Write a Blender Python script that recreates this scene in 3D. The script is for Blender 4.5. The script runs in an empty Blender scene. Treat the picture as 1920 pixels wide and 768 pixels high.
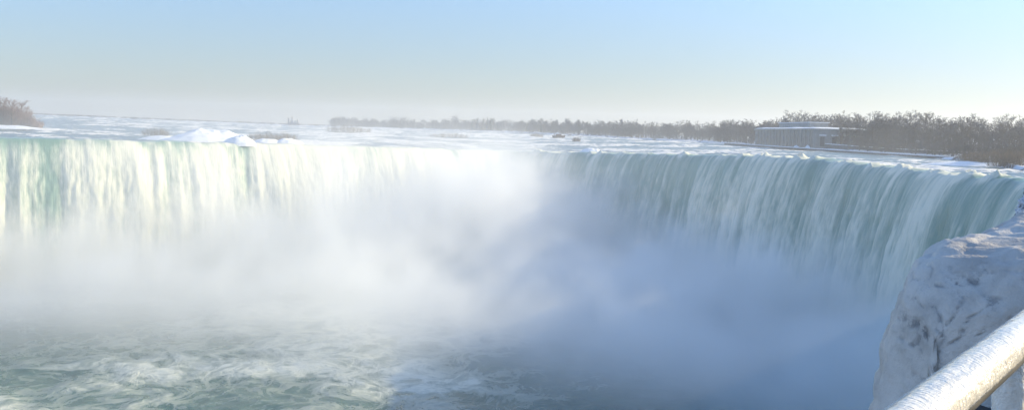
import bpy, math, random
import numpy as np
from mathutils import Vector, Matrix

random.seed(7)
rng = np.random.default_rng(7)
S = bpy.context.scene
COL = S.collection
R = math.radians

# ------------------------------------------------------------------ camera
F = 1805.0                 # focal length in pixels of a 1920 px wide picture
EYE = 60.0                 # eye height above the plunge pool
HS = 0.026                 # slope of the horizon in the picture (camera held slightly tilted)
roll = math.atan(HS)
pitch = math.atan(139.0 * math.cos(roll) / F)
fw = Vector((0, math.cos(pitch), -math.sin(pitch)))
r0 = Vector((1, 0, 0)); u0 = Vector((0, math.sin(pitch), math.cos(pitch)))
RT = r0 * math.cos(roll) + u0 * math.sin(roll)
UP = u0 * math.cos(roll) - r0 * math.sin(roll)
cam_d = bpy.data.cameras.new('camera'); cam = bpy.data.objects.new('camera', cam_d); COL.objects.link(cam)
cam_d.sensor_width = 36; cam_d.lens = F / 1920 * 36
cam_d.clip_start = 0.1; cam_d.clip_end = 20000
cam.matrix_world = Matrix.Translation((0, 0, EYE)) @ Matrix((RT, UP, -fw)).transposed().to_4x4()
S.camera = cam

def at(px, py, D):
    d = fw + RT * ((px - 960) / F) - UP * ((py - 384) / F)
    t = D / d.y
    return Vector((d.x * t, D, EYE + d.z * t))

def hor(px):
    return 245 + HS * (px - 960)

# ------------------------------------------------------------------ numpy noise
_perm = rng.permutation(256); _perm = np.concatenate([_perm, _perm, _perm])
_g = rng.normal(size=(256, 3)); _g /= np.linalg.norm(_g, axis=1)[:, None]
def perlin(x, y, z=0.0):
    x, y, z = np.broadcast_arrays(np.asarray(x, float), np.asarray(y, float), np.asarray(z, float))
    xi = np.floor(x).astype(int); yi = np.floor(y).astype(int); zi = np.floor(z).astype(int)
    xf = x - xi; yf = y - yi; zf = z - zi
    fd = lambda t: t * t * t * (t * (t * 6 - 15) + 10)
    u, v, w = fd(xf), fd(yf), fd(zf)
    def gr(i, j, k):
        h = _perm[_perm[_perm[(xi + i) & 255] + ((yi + j) & 255)] + ((zi + k) & 255)]
        g = _g[h]
        return g[..., 0] * (xf - i) + g[..., 1] * (yf - j) + g[..., 2] * (zf - k)
    L = lambda a, b, t: a + (b - a) * t
    return 1.6 * L(L(L(gr(0,0,0), gr(1,0,0), u), L(gr(0,1,0), gr(1,1,0), u), v),
             L(L(gr(0,0,1), gr(1,0,1), u), L(gr(0,1,1), gr(1,1,1), u), v), w)
def fbm(x, y, z=0.0, o=4, g=0.5):
    s = 0; a = 1; t = 0
    for i in range(o):
        s = s + a * perlin(x * 2**i + 17.3 * i, y * 2**i - 9.1 * i, np.asarray(z) * 2**i + 5.7 * i); t += a; a *= g
    return s / t
def sst(a, b, x):
    t = np.clip((np.asarray(x, float) - a) / (b - a), 0, 1)
    return t * t * (3 - 2 * t)

# ------------------------------------------------------------------ node helper
class NT:
    def __init__(s, tree): s.t = tree; s.n = tree.nodes; s.l = tree.links
    def add(s, typ, ins=None, **props):
        n = s.n.new(typ)
        for k, v in props.items(): setattr(n, k, v)
        for k, v in (ins or {}).items():
            sock = n.inputs[k]
            if isinstance(v, bpy.types.NodeSocket): s.l.new(v, sock)
            else: sock.default_value = v
        return n
    def m(s, op, a, b=0.0, c=0.0, clamp=False):
        return s.add('ShaderNodeMath', {0: a, 1: b, 2: c}, operation=op, use_clamp=clamp).outputs[0]
    def rng(s, x, a, b, c=0.0, d=1.0, smooth=True):
        return s.add('ShaderNodeMapRange', {'Value': x, 'From Min': a, 'From Max': b, 'To Min': c, 'To Max': d},
                     interpolation_type='SMOOTHSTEP' if smooth else 'LINEAR').outputs[0]
    def noise(s, vec, scale, detail=3.0, rough=0.5, dist=0.0):
        return s.add('ShaderNodeTexNoise', {'Vector': vec, 'Scale': scale, 'Detail': detail, 'Roughness': rough, 'Distortion': dist}).outputs[0]
    def vmul(s, v, sc):
        return s.add('ShaderNodeVectorMath', {0: v, 1: sc}, operation='MULTIPLY').outputs[0]
    def mix(s, f, a, b):
        n = s.add('ShaderNodeMix', None, data_type='RGBA')
        for i, v in ((0, f), (6, a), (7, b)):
            if isinstance(v, bpy.types.NodeSocket): s.l.new(v, n.inputs[i])
            else: n.inputs[i].default_value = v
        return n.outputs[2]
    def attr(s, name): return s.add('ShaderNodeAttribute', None, attribute_name=name).outputs['Fac']

def C(r, g, b): return (r, g, b, 1)
def material(name):
    m = bpy.data.materials.new(name); m.use_nodes = True
    m.node_tree.nodes.clear()
    t = NT(m.node_tree)
    out = t.add('ShaderNodeOutputMaterial')
    return m, t, out
def principled(t, out, color, rough=0.8, spec=0.3, normal=None, **kw):
    ins = {'Base Color': color, 'Roughness': rough, 'Specular IOR Level': spec}
    if normal is not None: ins['Normal'] = normal
    ins.update(kw)
    b = t.add('ShaderNodeBsdfPrincipled', ins)
    t.l.new(b.outputs[0], out.inputs['Surface'])
    return b
def pos(t): return t.add('ShaderNodeNewGeometry').outputs['Position']
def objc(t): return t.add('ShaderNodeTexCoord').outputs['Object']
def bump(t, h, strength=0.5, dist=0.1):
    return t.add('ShaderNodeBump', {'Height': h, 'Strength': strength, 'Distance': dist}).outputs[0]
def simple(name, c1, c2, scale=1.0, rough=0.85, spec=0.2, bmp=0.0):
    m, t, out = material(name)
    o = objc(t)
    n = t.noise(o, scale, 4)
    col = t.mix(t.rng(n, 0.35, 0.65), C(*c1), C(*c2))
    nn = bump(t, n, bmp, 0.1) if bmp else None
    principled(t, out, col, rough, spec, nn)
    return m

# ------------------------------------------------------------------ object helpers
def mesh_np(name, v, faces, mat=None, smooth=True, attrs=None):
    me = bpy.data.meshes.new(name)
    v = np.asarray(v, np.float32); f = np.asarray(faces, np.int32)
    k = f.shape[1]
    me.vertices.add(len(v)); me.vertices.foreach_set('co', v.ravel())
    me.loops.add(f.size); me.loops.foreach_set('vertex_index', f.ravel())
    me.polygons.add(len(f)); me.polygons.foreach_set('loop_start', np.arange(0, f.size, k, dtype=np.int32))
    me.polygons.foreach_set('use_smooth', np.full(len(f), smooth, bool))
    me.update(calc_edges=True); me.validate()
    for an, av in (attrs or {}).items():
        a = me.attributes.new(an, 'FLOAT', 'POINT'); a.data.foreach_set('value', np.asarray(av, np.float32).ravel())
    if mat: me.materials.append(mat)
    return me
def grid_faces(nr, nc):
    i = np.arange(nr * nc).reshape(nr, nc)
    return np.stack([i[:-1, :-1], i[:-1, 1:], i[1:, 1:], i[1:, :-1]], -1).reshape(-1, 4)
def link(name, me, parent=None):
    o = bpy.data.objects.new(name, me); COL.objects.link(o)
    if parent: o.parent = parent
    return o
def tag(o, label, cat, group=None, kind=None):
    o['label'] = label; o['category'] = cat
    if group: o['group'] = group
    if kind: o['kind'] = kind
    return o
def struct(o): o['kind'] = 'structure'; return o
def empty(name, loc, rz=0):
    o = bpy.data.objects.new(name, None); COL.objects.link(o)
    o.location = loc; o.rotation_euler = (0, 0, rz); return o

class MB:
    """collects boxes, tubes and blades; builds ONE mesh"""
    def __init__(s): s.v = []; s.f = []
    def quad(s, a, b, c, d):
        n = len(s.v); s.v += [tuple(a), tuple(b), tuple(c), tuple(d)]; s.f.append((n, n+1, n+2, n+3))
    def box(s, x0, x1, y0, y1, z0, z1):
        n = len(s.v)
        s.v += [(x, y, z) for z in (z0, z1) for y in (y0, y1) for x in (x0, x1)]
        for q in ((0,2,3,1),(4,5,7,6),(0,1,5,4),(1,3,7,5),(3,2,6,7),(2,0,4,6)): s.f.append(tuple(n+i for i in q))
    def tube(s, pts, rad, sides=6, cap=True):
        pts = [Vector(p) for p in pts]; n0 = len(s.v)
        for i, p in enumerate(pts):
            d = (pts[min(i+1, len(pts)-1)] - pts[max(i-1, 0)]).normalized()
            a = d.orthogonal().normalized() if abs(d.z) > .9 else d.cross(Vector((0,0,1))).normalized()
            b = d.cross(a)
            for k in range(sides):
                an = 2*math.pi*k/sides
                s.v.append(tuple(p + (a*math.cos(an) + b*math.sin(an)) * rad[i]))
        for i in range(len(pts)-1):
            for k in range(sides):
                k2 = (k+1) % sides
                s.f.append((n0+i*sides+k, n0+i*sides+k2, n0+(i+1)*sides+k2, n0+(i+1)*sides+k))
        if cap:
            s.f.append(tuple(n0+k for k in range(sides))[::-1]); m = n0+(len(pts)-1)*sides
            s.f.append(tuple(m+k for k in range(sides)))
    def mesh(s, name, mat, smooth=False):
        me = bpy.data.meshes.new(name); me.from_pydata(s.v, [], s.f); me.update()
        if smooth: me.polygons.foreach_set('use_smooth', np.full(len(me.polygons), True))
        if mat: me.materials.append(mat)
        return me
    def build(s, name, mat, parent=None, smooth=False):
        return link(name, s.mesh(name, mat, smooth), parent)

# ------------------------------------------------------------------ light and sky
SUN_AZ, SUN_EL = R(79), R(22)
sd = Vector((math.sin(SUN_AZ)*math.cos(SUN_EL), math.cos(SUN_AZ)*math.cos(SUN_EL), math.sin(SUN_EL)))
sl = bpy.data.lights.new('sun', 'SUN'); so = bpy.data.objects.new('sun', sl); COL.objects.link(so)
sl.energy = 4.6; sl.angle = R(0.5); sl.color = (1.0, 0.83, 0.48)
so.rotation_euler = sd.to_track_quat('Z', 'Y').to_euler(); so.location = (200, 50, 300)
W = bpy.data.worlds.new('World'); S.world = W; W.use_nodes = True
wt = NT(W.node_tree); W.node_tree.nodes.clear()
sky = wt.add('ShaderNodeTexSky', None, sky_type='NISHITA', sun_disc=False)
sky.sun_elevation = SUN_EL; sky.sun_rotation = SUN_AZ
sky.air_density = 1.0; sky.dust_density = 0.7; sky.ozone_density = 2.5; sky.altitude = 150
tint = wt.add('ShaderNodeMix', None, data_type='RGBA', blend_type='MULTIPLY')
tint.inputs[0].default_value = 1.0; wt.l.new(sky.outputs[0], tint.inputs[6]); tint.inputs[7].default_value = (0.93, 1.0, 1.07, 1)
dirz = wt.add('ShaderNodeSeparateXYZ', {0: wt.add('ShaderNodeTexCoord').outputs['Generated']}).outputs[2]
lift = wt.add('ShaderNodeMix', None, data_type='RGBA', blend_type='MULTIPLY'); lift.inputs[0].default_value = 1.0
ramp = wt.mix(wt.rng(dirz, 0.0, 0.36), (0.98, 0.925, 0.985, 1), (1.95, 2.04, 2.14, 1))     # overhead sky boosted beyond the sky model, adding blue fill to the shade
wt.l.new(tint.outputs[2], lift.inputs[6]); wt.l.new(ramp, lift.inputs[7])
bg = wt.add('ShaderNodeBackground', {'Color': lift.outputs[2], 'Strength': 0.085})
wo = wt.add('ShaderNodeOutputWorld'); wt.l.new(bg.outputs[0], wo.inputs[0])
S.view_settings.view_transform = 'Standard'; S.view_settings.look = 'None'
S.view_settings.exposure = 0.66; S.view_settings.gamma = 1.0

# ------------------------------------------------------------------ plan of the falls
def interp(tab, x, k):
    xs = [a[0] for a in tab]; ys = [a[k] for a in tab]
    return np.interp(x, xs, ys)
def smooth_tab(tab, n=400):
    t = np.linspace(0, len(tab)-1, n); P = np.array(tab, float); i = np.clip(t.astype(int), 0, len(tab)-2); f = (t-i)[:, None]
    p0 = P[np.clip(i-1, 0, None)]; p1 = P[i]; p2 = P[i+1]; p3 = P[np.clip(i+2, None, len(tab)-1)]
    return 0.5*((2*p1)+(-p0+p2)*f+(2*p0-5*p1+4*p2-p3)*f**2+(-p0+3*p1-3*p2+p3)*f**3)

CREST = [(-520,247,300),(-150,255,335),(0,258.5,350),(250,264.5,372),(500,270,402),(750,277,438),(880,281,462),(965,284,471),
         (1060,286,452),(1250,290,390),(1500,297,312),(1750,324,235),(1920,341,190),(2060,367,160),(2220,396,138)]
SHORE = [(-520,195,1700),(75,216.5,1700),(300,225.8,1700),(540,235.3,1700),(700,240,1600),(900,246,1400),(1000,250,1170),(1100,255.5,1020),(1200,261,920),
         (1300,266,800),(1400,273,650),(1560,284,485),(1700,293,425),(1800,302,360),(1900,317,265),(2000,336,212),(2100,352,182),(2220,372,158)]
CT = smooth_tab(CREST)
crest_xyz = np.array([at(*c) for c in CT])
def crestD(px): return np.interp(px, CT[:, 0], CT[:, 2])
def crestZ(px): return np.interp(px, CT[:, 0], crest_xyz[:, 2])
ST = smooth_tab(SHORE); shore_xyz = np.array([at(*c) for c in ST])
def shoreD(px): return np.interp(px, ST[:, 0], ST[:, 2])
def shoreZ(px): return np.interp(px, ST[:, 0], shore_xyz[:, 2])
def px_of(x, y):                    # bearing, as the column it would have at horizon height
    return 960 + F * x / y
def river_z(px, D):
    a, b = crestD(px), shoreD(px)
    t = np.clip((D-a)/(b-a), 0, 1)
    return crestZ(px) + (shoreZ(px)-crestZ(px)) * t

# ------------------------------------------------------------------ water materials
def water_mat(name, deep, foamc, streak=False, scale=1.0, lo=0.42, hi=0.62):
    m, t, out = material(name)
    p = pos(t)
    fo = t.attr('foam')
    if streak:
        uv = t.add('ShaderNodeCombineXYZ', {0: t.attr('su'), 1: t.attr('sv'), 2: 0.0}).outputs[0]
        n = t.noise(t.vmul(uv, (0.8, 0.07, 1)), 1.0, 4, 0.6)
        n2 = t.noise(t.vmul(uv, (2.0, 0.42, 1)), 1.0, 3, 0.6)
        nn = t.m('ADD', t.m('MULTIPLY', n, 0.65), t.m('MULTIPLY', n2, 0.35))
    else:
        n = t.noise(t.vmul(p, (1, 0.6, 1)), scale, 6, 0.62, 0.6)
        nn = n
    k = t.m('ADD', fo, t.m('MULTIPLY', t.m('SUBTRACT', nn, 0.5), 1.3))
    k = t.rng(k, lo, hi)
    hue = t.noise(p, 0.02, 2)
    dp = t.mix(hue, C(*deep), C(*[c*1.5 for c in deep]))
    col = t.mix(k, dp, C(*foamc))
    ro = t.rng(k, 0, 1, 0.28, 0.9)
    nrm = bump(t, nn, 0.6, 0.5)
    principled(t, out, col, ro, 0.35, nrm)
    return m
river_m = water_mat('river_water', (0.04, 0.075, 0.07), (0.72, 0.71, 0.69), scale=0.6, lo=0.40, hi=0.62)
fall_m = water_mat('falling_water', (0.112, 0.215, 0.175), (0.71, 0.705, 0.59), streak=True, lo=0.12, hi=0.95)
def pool_mat():
    m, t, out = material('pool_water')
    p = pos(t); fo = t.attr('foam')
    w = t.add('ShaderNodeTexNoise', {'Vector': p, 'Scale': 0.045, 'Detail': 3.0})
    pw = t.add('ShaderNodeVectorMath', {0: t.add('ShaderNodeVectorMath', {0: w.outputs['Color'], 1: (0.5,0.5,0.5)}, operation='SUBTRACT').outputs[0], 1: (22.0, 16.0, 0.0)}, operation='MULTIPLY').outputs[0]
    q = t.add('ShaderNodeVectorMath', {0: p, 1: pw}, operation='ADD').outputs[0]
    q = t.vmul(q, (0.85, 0.62, 1))
    n = t.noise(q, 0.14, 8, 0.62, 0.5)
    n2 = t.noise(q, 0.55, 6, 0.65, 0.8)
    rd = t.m('SUBTRACT', 1.0, t.m('MULTIPLY', t.m('ABSOLUTE', t.m('SUBTRACT', n, 0.5)), 7.0), clamp=True)
    rd2 = t.m('SUBTRACT', 1.0, t.m('MULTIPLY', t.m('ABSOLUTE', t.m('SUBTRACT', n2, 0.5)), 6.0), clamp=True)
    k = t.m('ADD', t.m('MULTIPLY', rd, 0.55), t.m('MULTIPLY', rd2, 0.24))
    k = t.m('ADD', k, t.m('MULTIPLY', t.m('SUBTRACT', fo, 0.5), 1.5))
    k = t.rng(k, 0.2, 1.35)
    col = t.mix(k, C(0.08, 0.148, 0.118), C(0.70, 0.71, 0.62))
    principled(t, out, col, t.rng(k, 0, 1, 0.25, 0.9), 0.35, bump(t, n2, 0.7, 0.6))
    return m
pool_m = pool_mat()

# ------------------------------------------------------------------ upper river
def build_river():
    pxs = np.concatenate([np.arange(-520, -20, 10), np.arange(-20, 1940, 3.2), np.arange(1940, 2222, 7)])
    nr = 210
    t = np.linspace(0, 1, nr)[:, None]
    a, b = crestD(pxs)[None] + 2.0, shoreD(pxs)[None] + 6
    # even steps in the picture: interpolate 1/D
    D = 1.0 / (1/a + (1/b - 1/a) * t ** 1.0)
    X = (pxs[None] - 960) / F * D; Y = D
    Z = river_z(pxs[None], D)
    lipd = np.clip((D - a), 0, None)
    w = fbm(X/20, Y/30, 0.3, 3) * 1.0 + fbm(X/6, Y/10, 3.3, 3) * 0.7 + perlin(X/2.6, Y/4.0, 7.7) * 0.34
    ledge = fbm(X/90 + Y/260, Y/70, 9.0, 3)
    amp = (0.35 + 0.65 * sst(0, 30, lipd)) * (0.9 + 0.9 * sst(300, 1300, D)) * sst(0, 25, b - D)
    calm = 0.4 + 0.6*sst(-0.2, 0.3, ledge)
    Z = Z + amp * w * 1.0 * calm + amp * ledge * 0.7 - 0.35 * (1 - sst(0, 10, lipd))
    base = np.interp(pxs, [-520, 0, 300, 560, 1000, 1150, 1500, 1700, 2000], [.26, .27, .32, .43, .45, .38, .31, .31, .33])[None]
    foam = base + 1.5 * w * calm + 0.6 * ledge + 0.35*perlin(X/1.5, Y/3.2, 3.0)
    foam = foam - 0.35 * (1 - sst(0, 16, lipd)) * (pxs[None] < 420)      # smooth green lip, as glassy water slides over
    foam = foam - 0.2 * (1 - sst(0, 10, lipd)) * (pxs[None] >= 420)
    me = mesh_np('river', np.stack([X, Y, Z], -1).reshape(-1, 3), grid_faces(nr, len(pxs))[:, ::-1][:, ::-1], river_m, True, {'foam': foam})
    return struct(link('river', me))
build_river()

# ------------------------------------------------------------------ waterfall
def crest_line(step):
    P = crest_xyz[:, :].copy()
    seg = np.linalg.norm(np.diff(P[:, :2], axis=0), axis=1); s = np.concatenate([[0], np.cumsum(seg)])
    ss = np.arange(0, s[-1], step)
    Q = np.stack([np.interp(ss, s, P[:, k]) for k in range(3)], -1)
    q = np.interp(ss, s, CT[:, 0])
    T = np.gradient(Q[:, :2], axis=0)
    for _ in range(12): T = (np.roll(T, 1, 0) + T + np.roll(T, -1, 0)) / 3 if False else T
    k = int(14/step); ker = np.hanning(2*k+1); ker /= ker.sum()
    T = np.stack([np.convolve(np.pad(T[:, j], k, mode='edge'), ker, 'valid') for j in range(2)], -1)
    T /= np.linalg.norm(T, axis=1)[:, None]
    N = np.stack([T[:, 1], -T[:, 0]], -1)                 # towards the pool
    return ss, Q, N, q
CS, CQ, CN, CPX = crest_line(0.55)
def build_falls():
    nr = 120
    n = len(CS)
    cz = CQ[:, 2] + 0.9*fbm(CS/12, 0*CS, 2.0, 4)
    v = 4.3 + 0.9*fbm(CS/18, 0*CS, 4.0, 3) + 0.5*perlin(CS/5.5, 0*CS, 1.0)
    H = cz + 0.5
    umax = v*np.sqrt(2*H/9.81)
    t = np.concatenate([np.linspace(-7, 0, 12)[:-1] / 7 * 0.5, np.linspace(0, 1, nr-11)])[:, None]
    u = np.where(t < 0, t*14, t*umax[None])
    drop = np.where(t < 0, 0.0, 9.81*np.clip(u, 0, None)**2/(2*v[None]**2))
    s2 = CS[None]; px0 = CPX
    # streaks: slow along the fall, fast along the brink
    g = np.clip(drop/14, 0, 1)
    lf = (1 - sst(930, 1010, px0))[None]
    st = lf*(fbm(s2/15, drop/80, 0.5, 3)*1.05 + fbm(s2/5.2, drop/36, 6.5, 3)*0.75) + (1-lf)*(fbm(s2/9 , drop/70, 0.5, 3)*0.9 + fbm(s2/2.6, drop/24, 6.5, 3)*0.75)
    fine = fbm(s2/1.5, drop/4.5 , 3.0, 3)
    bul = (st*1.5 + fine*0.35)*(0.25 + g) + 0.5*fbm(s2/6, drop/6, 8., 3)*sst(6, 30, drop)
    uu = u + bul
    capm = sst(-0.05, 0.4, fbm(CS/6, 0*CS, 12., 3))[None]
    left0 = (1 - sst(930, 1010, px0))[None]
    X = CQ[None, :, 0] + CN[None, :, 0]*uu; Y = CQ[None, :, 1] + CN[None, :, 1]*uu
    wav = perlin(s2/2.4, u/4, 5.0)*0.22*(drop < 0.01) + 0*drop
    Z = cz[None] - drop + wav + np.where(t < 0, 0.25*np.minimum(1, -u/7) - 0.5*(u < -6.5), 0) + 1.25*capm*(1-left0)*np.exp(-((u+1.0)/2.2)**2)*(1+perlin(s2/1.2, u/1.0, 2.0))
    px = CPX
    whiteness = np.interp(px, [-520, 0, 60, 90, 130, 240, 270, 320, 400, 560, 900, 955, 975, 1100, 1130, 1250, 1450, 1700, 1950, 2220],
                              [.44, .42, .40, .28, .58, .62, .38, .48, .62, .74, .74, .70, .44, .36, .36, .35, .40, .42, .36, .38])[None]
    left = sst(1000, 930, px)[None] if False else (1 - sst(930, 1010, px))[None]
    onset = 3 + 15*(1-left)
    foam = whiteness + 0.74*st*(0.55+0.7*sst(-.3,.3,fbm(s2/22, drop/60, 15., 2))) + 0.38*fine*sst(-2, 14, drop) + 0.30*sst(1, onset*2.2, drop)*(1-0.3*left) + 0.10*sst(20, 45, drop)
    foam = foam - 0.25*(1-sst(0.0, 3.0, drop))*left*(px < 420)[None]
    # white caps breaking on the brink
    cap = capm*np.exp(-((drop-0.2)/1.2)**2)
    foam = foam + 0.75*cap*(1 - 0.5*left0) + 0.18*capm*np.exp(-drop/9)*(1-left0)
    P = np.stack([X, Y, Z], -1).reshape(-1, 3)
    su = np.broadcast_to(s2, drop.shape); sv = np.where(t < 0, u, drop)
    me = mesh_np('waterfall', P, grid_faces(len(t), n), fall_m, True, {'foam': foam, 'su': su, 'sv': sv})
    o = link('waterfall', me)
    tag(o, 'horseshoe waterfall curtain, white on the sunlit left and green in shade on the right', 'waterfall')
build_falls()

# ------------------------------------------------------------------ rock: gorge cliff, ledge, banks
rock_m = simple('wet_rock', (0.06, 0.06, 0.062), (0.20, 0.20, 0.21), 0.25, 0.8, 0.3, 0.6)
def snow_mat(name, tint=(0.80, 0.82, 0.85), dirt=(0.55, 0.55, 0.56), scale=0.6, bs=0.4, bd=0.1, amt=0.62):
    m, t, out = material(name)
    o = pos(t)
    n = t.noise(o, scale, 5, 0.6); n2 = t.noise(o, scale*7, 4, 0.6)
    col = t.mix(t.rng(n, amt, amt+0.12), C(*tint), C(*dirt))
    principled(t, out, col, 0.75, 0.25, bump(t, t.m('ADD', n, t.m('MULTIPLY', n2, 0.35)), bs, bd))
    return m
snow_m = snow_mat('snow', scale=0.5, bd=0.3)
bank_m = snow_mat('snowy_ground', (0.70, 0.72, 0.76), (0.16, 0.14, 0.13), 0.12, 0.5, 0.5, 0.50)

def wall_strip(name, line, z0f, z1, mat, rows=24, amp=3.0, step=2.0):
    L = np.array(line, float)
    seg = np.linalg.norm(np.diff(L[:, :2], axis=0), axis=1); s = np.concatenate([[0], np.cumsum(seg)])
    ss = np.arange(0, s[-1], step)
    Q = np.stack([np.interp(ss, s, L[:, k]) for k in range(3)], -1)
    T = np.gradient(Q[:, :2], axis=0); T /= np.linalg.norm(T, axis=1)[:, None] + 1e-9
    N = np.stack([T[:, 1], -T[:, 0]], -1)
    t = np.linspace(0, 1, rows)[:, None]
    Z = Q[None, :, 2]*(1-t) + z1*t
    d = amp*fbm(ss[None]/9, Z/5, 1.0, 4)*np.minimum(1, t*6)
    X = Q[None, :, 0] + N[None, :, 0]*d; Y = Q[None, :, 1] + N[None, :, 1]*d
    return mesh_np(name, np.stack([X, Y, Z], -1).reshape(-1, 3), grid_faces(rows, len(ss)), mat, True)
back = np.concatenate([CQ[:, :2] - CN*3.0, CQ[:, 2:3] - 1.2], 1)[::4]
EDGE = [(-60,-160,58.4),(-8,-22,58.4),(0.5,1.1,58.4),(1.75,4.2,58.4),(3.3,7.2,58.4),(9,16,58.2),(40,60,57),(82,118,55.5),(97,138,54.2),(104,164,54)]
cl = wall_strip('cliff', back, None, -2, rock_m); struct(link('cliff', cl))
gw = wall_strip('gorge_wall', [e for e in EDGE[::-1]][::-1][::-1][::-1], None, -2, rock_m, 30, 2.0, 1.5)
# keep the noisy wall from poking out above the rim: rim vertices are untouched by construction
o = link('gorge_wall', gw); struct(o)

def build_ledge():
    pts = EDGE + [(900, 1300, 60), (1500, 600, 60), (1500, -600, 59), (-60, -600, 58.4)]
    me = bpy.data.meshes.new('ground'); me.from_pydata([tuple(p) for p in pts], [], [tuple(range(len(pts)))][:1]); me.update()
    import bmesh
    bm = bmesh.new(); bm.from_mesh(me); bmesh.ops.triangulate(bm, faces=bm.faces[:]); bm.to_mesh(me); bm.free()
    m, t, out = material('icy_paving')
    p = pos(t); n = t.noise(p, 3.0, 5, 0.6)
    principled(t, out, t.mix(t.rng(n, 0.5, 0.75), C(0.045, 0.047, 0.05), C(0.35, 0.37, 0.40)), 0.6, 0.3, bump(t, n, 0.5, 0.05))
    me.materials.append(m)
    return struct(link('ground', me))
build_ledge()

def bank_h(px, D):
    d = D - shoreD(px)
    hill = np.interp(px, [500, 900, 1100, 1400, 1560, 1750, 2220], [1, 1.5, 3, 4, 8, 9, 8])
    return shoreZ(px) + 1.0*sst(0, 6, d) + hill*sst(0, 145, D - np.maximum(shoreD(px) + 15, 385))
def build_bank():
    pxs = np.arange(-560, 2240, 8.0)
    dd = np.concatenate([np.linspace(-4, 12, 9), np.linspace(18, 160, 20), np.array([220, 400, 700, 1000])])[:, None]
    D = shoreD(pxs)[None] + dd
    Z = bank_h(pxs[None], D) - 1.2*(dd < 0) + 0.5*fbm(D/12, pxs[None]/20., 3., 3)*(dd > 2)
    X = (pxs[None]-960)/F*D
    me = mesh_np('riverbank', np.stack([X, D + 0*X, Z], -1).reshape(-1, 3), grid_faces(len(dd), len(pxs)), bank_m, True)
    return struct(link('riverbank', me))
build_bank()
# base sheet under everything, out to the haze
me = bpy.data.meshes.new('terrain'); me.from_pydata([(-2600, -900, -2.2), (2600, -900, -2.2), (2600, 2900, -2.2), (-2600, 2900, -2.2)], [], [(0,1,2,3)]); me.materials.append(bank_m)
struct(link('terrain', me))

# ------------------------------------------------------------------ plunge pool
def build_pool():
    xs = np.arange(-420, 140, 1.1); ys = np.arange(60, 500, 1.1)
    X, Y = np.meshgrid(xs, ys)
    w = fbm(X/16, Y/16, 1.0, 4)*0.9 + fbm(X/4.5 + Y/20, Y/4.5, 2.0, 3)*0.35
    sw = fbm(X/60 + Y/140, Y/38 - X/120, 5.0, 4)
    tongue = np.exp(-((X + 45 - (Y-225)*0.1)/70)**2)*sst(150, 235, Y)
    foam = 0.27 + 0.66*sw + 0.22*w + 0.50*tongue - 0.22*sst(-30, 30, X)
    Z = w*1.3
    me = mesh_np('plunge_pool', np.stack([X, Y, Z], -1).reshape(-1, 3), grid_faces(len(ys), len(xs)), pool_m, True, {'foam': foam})
    struct(link('plunge_pool', me))
build_pool()

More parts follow.
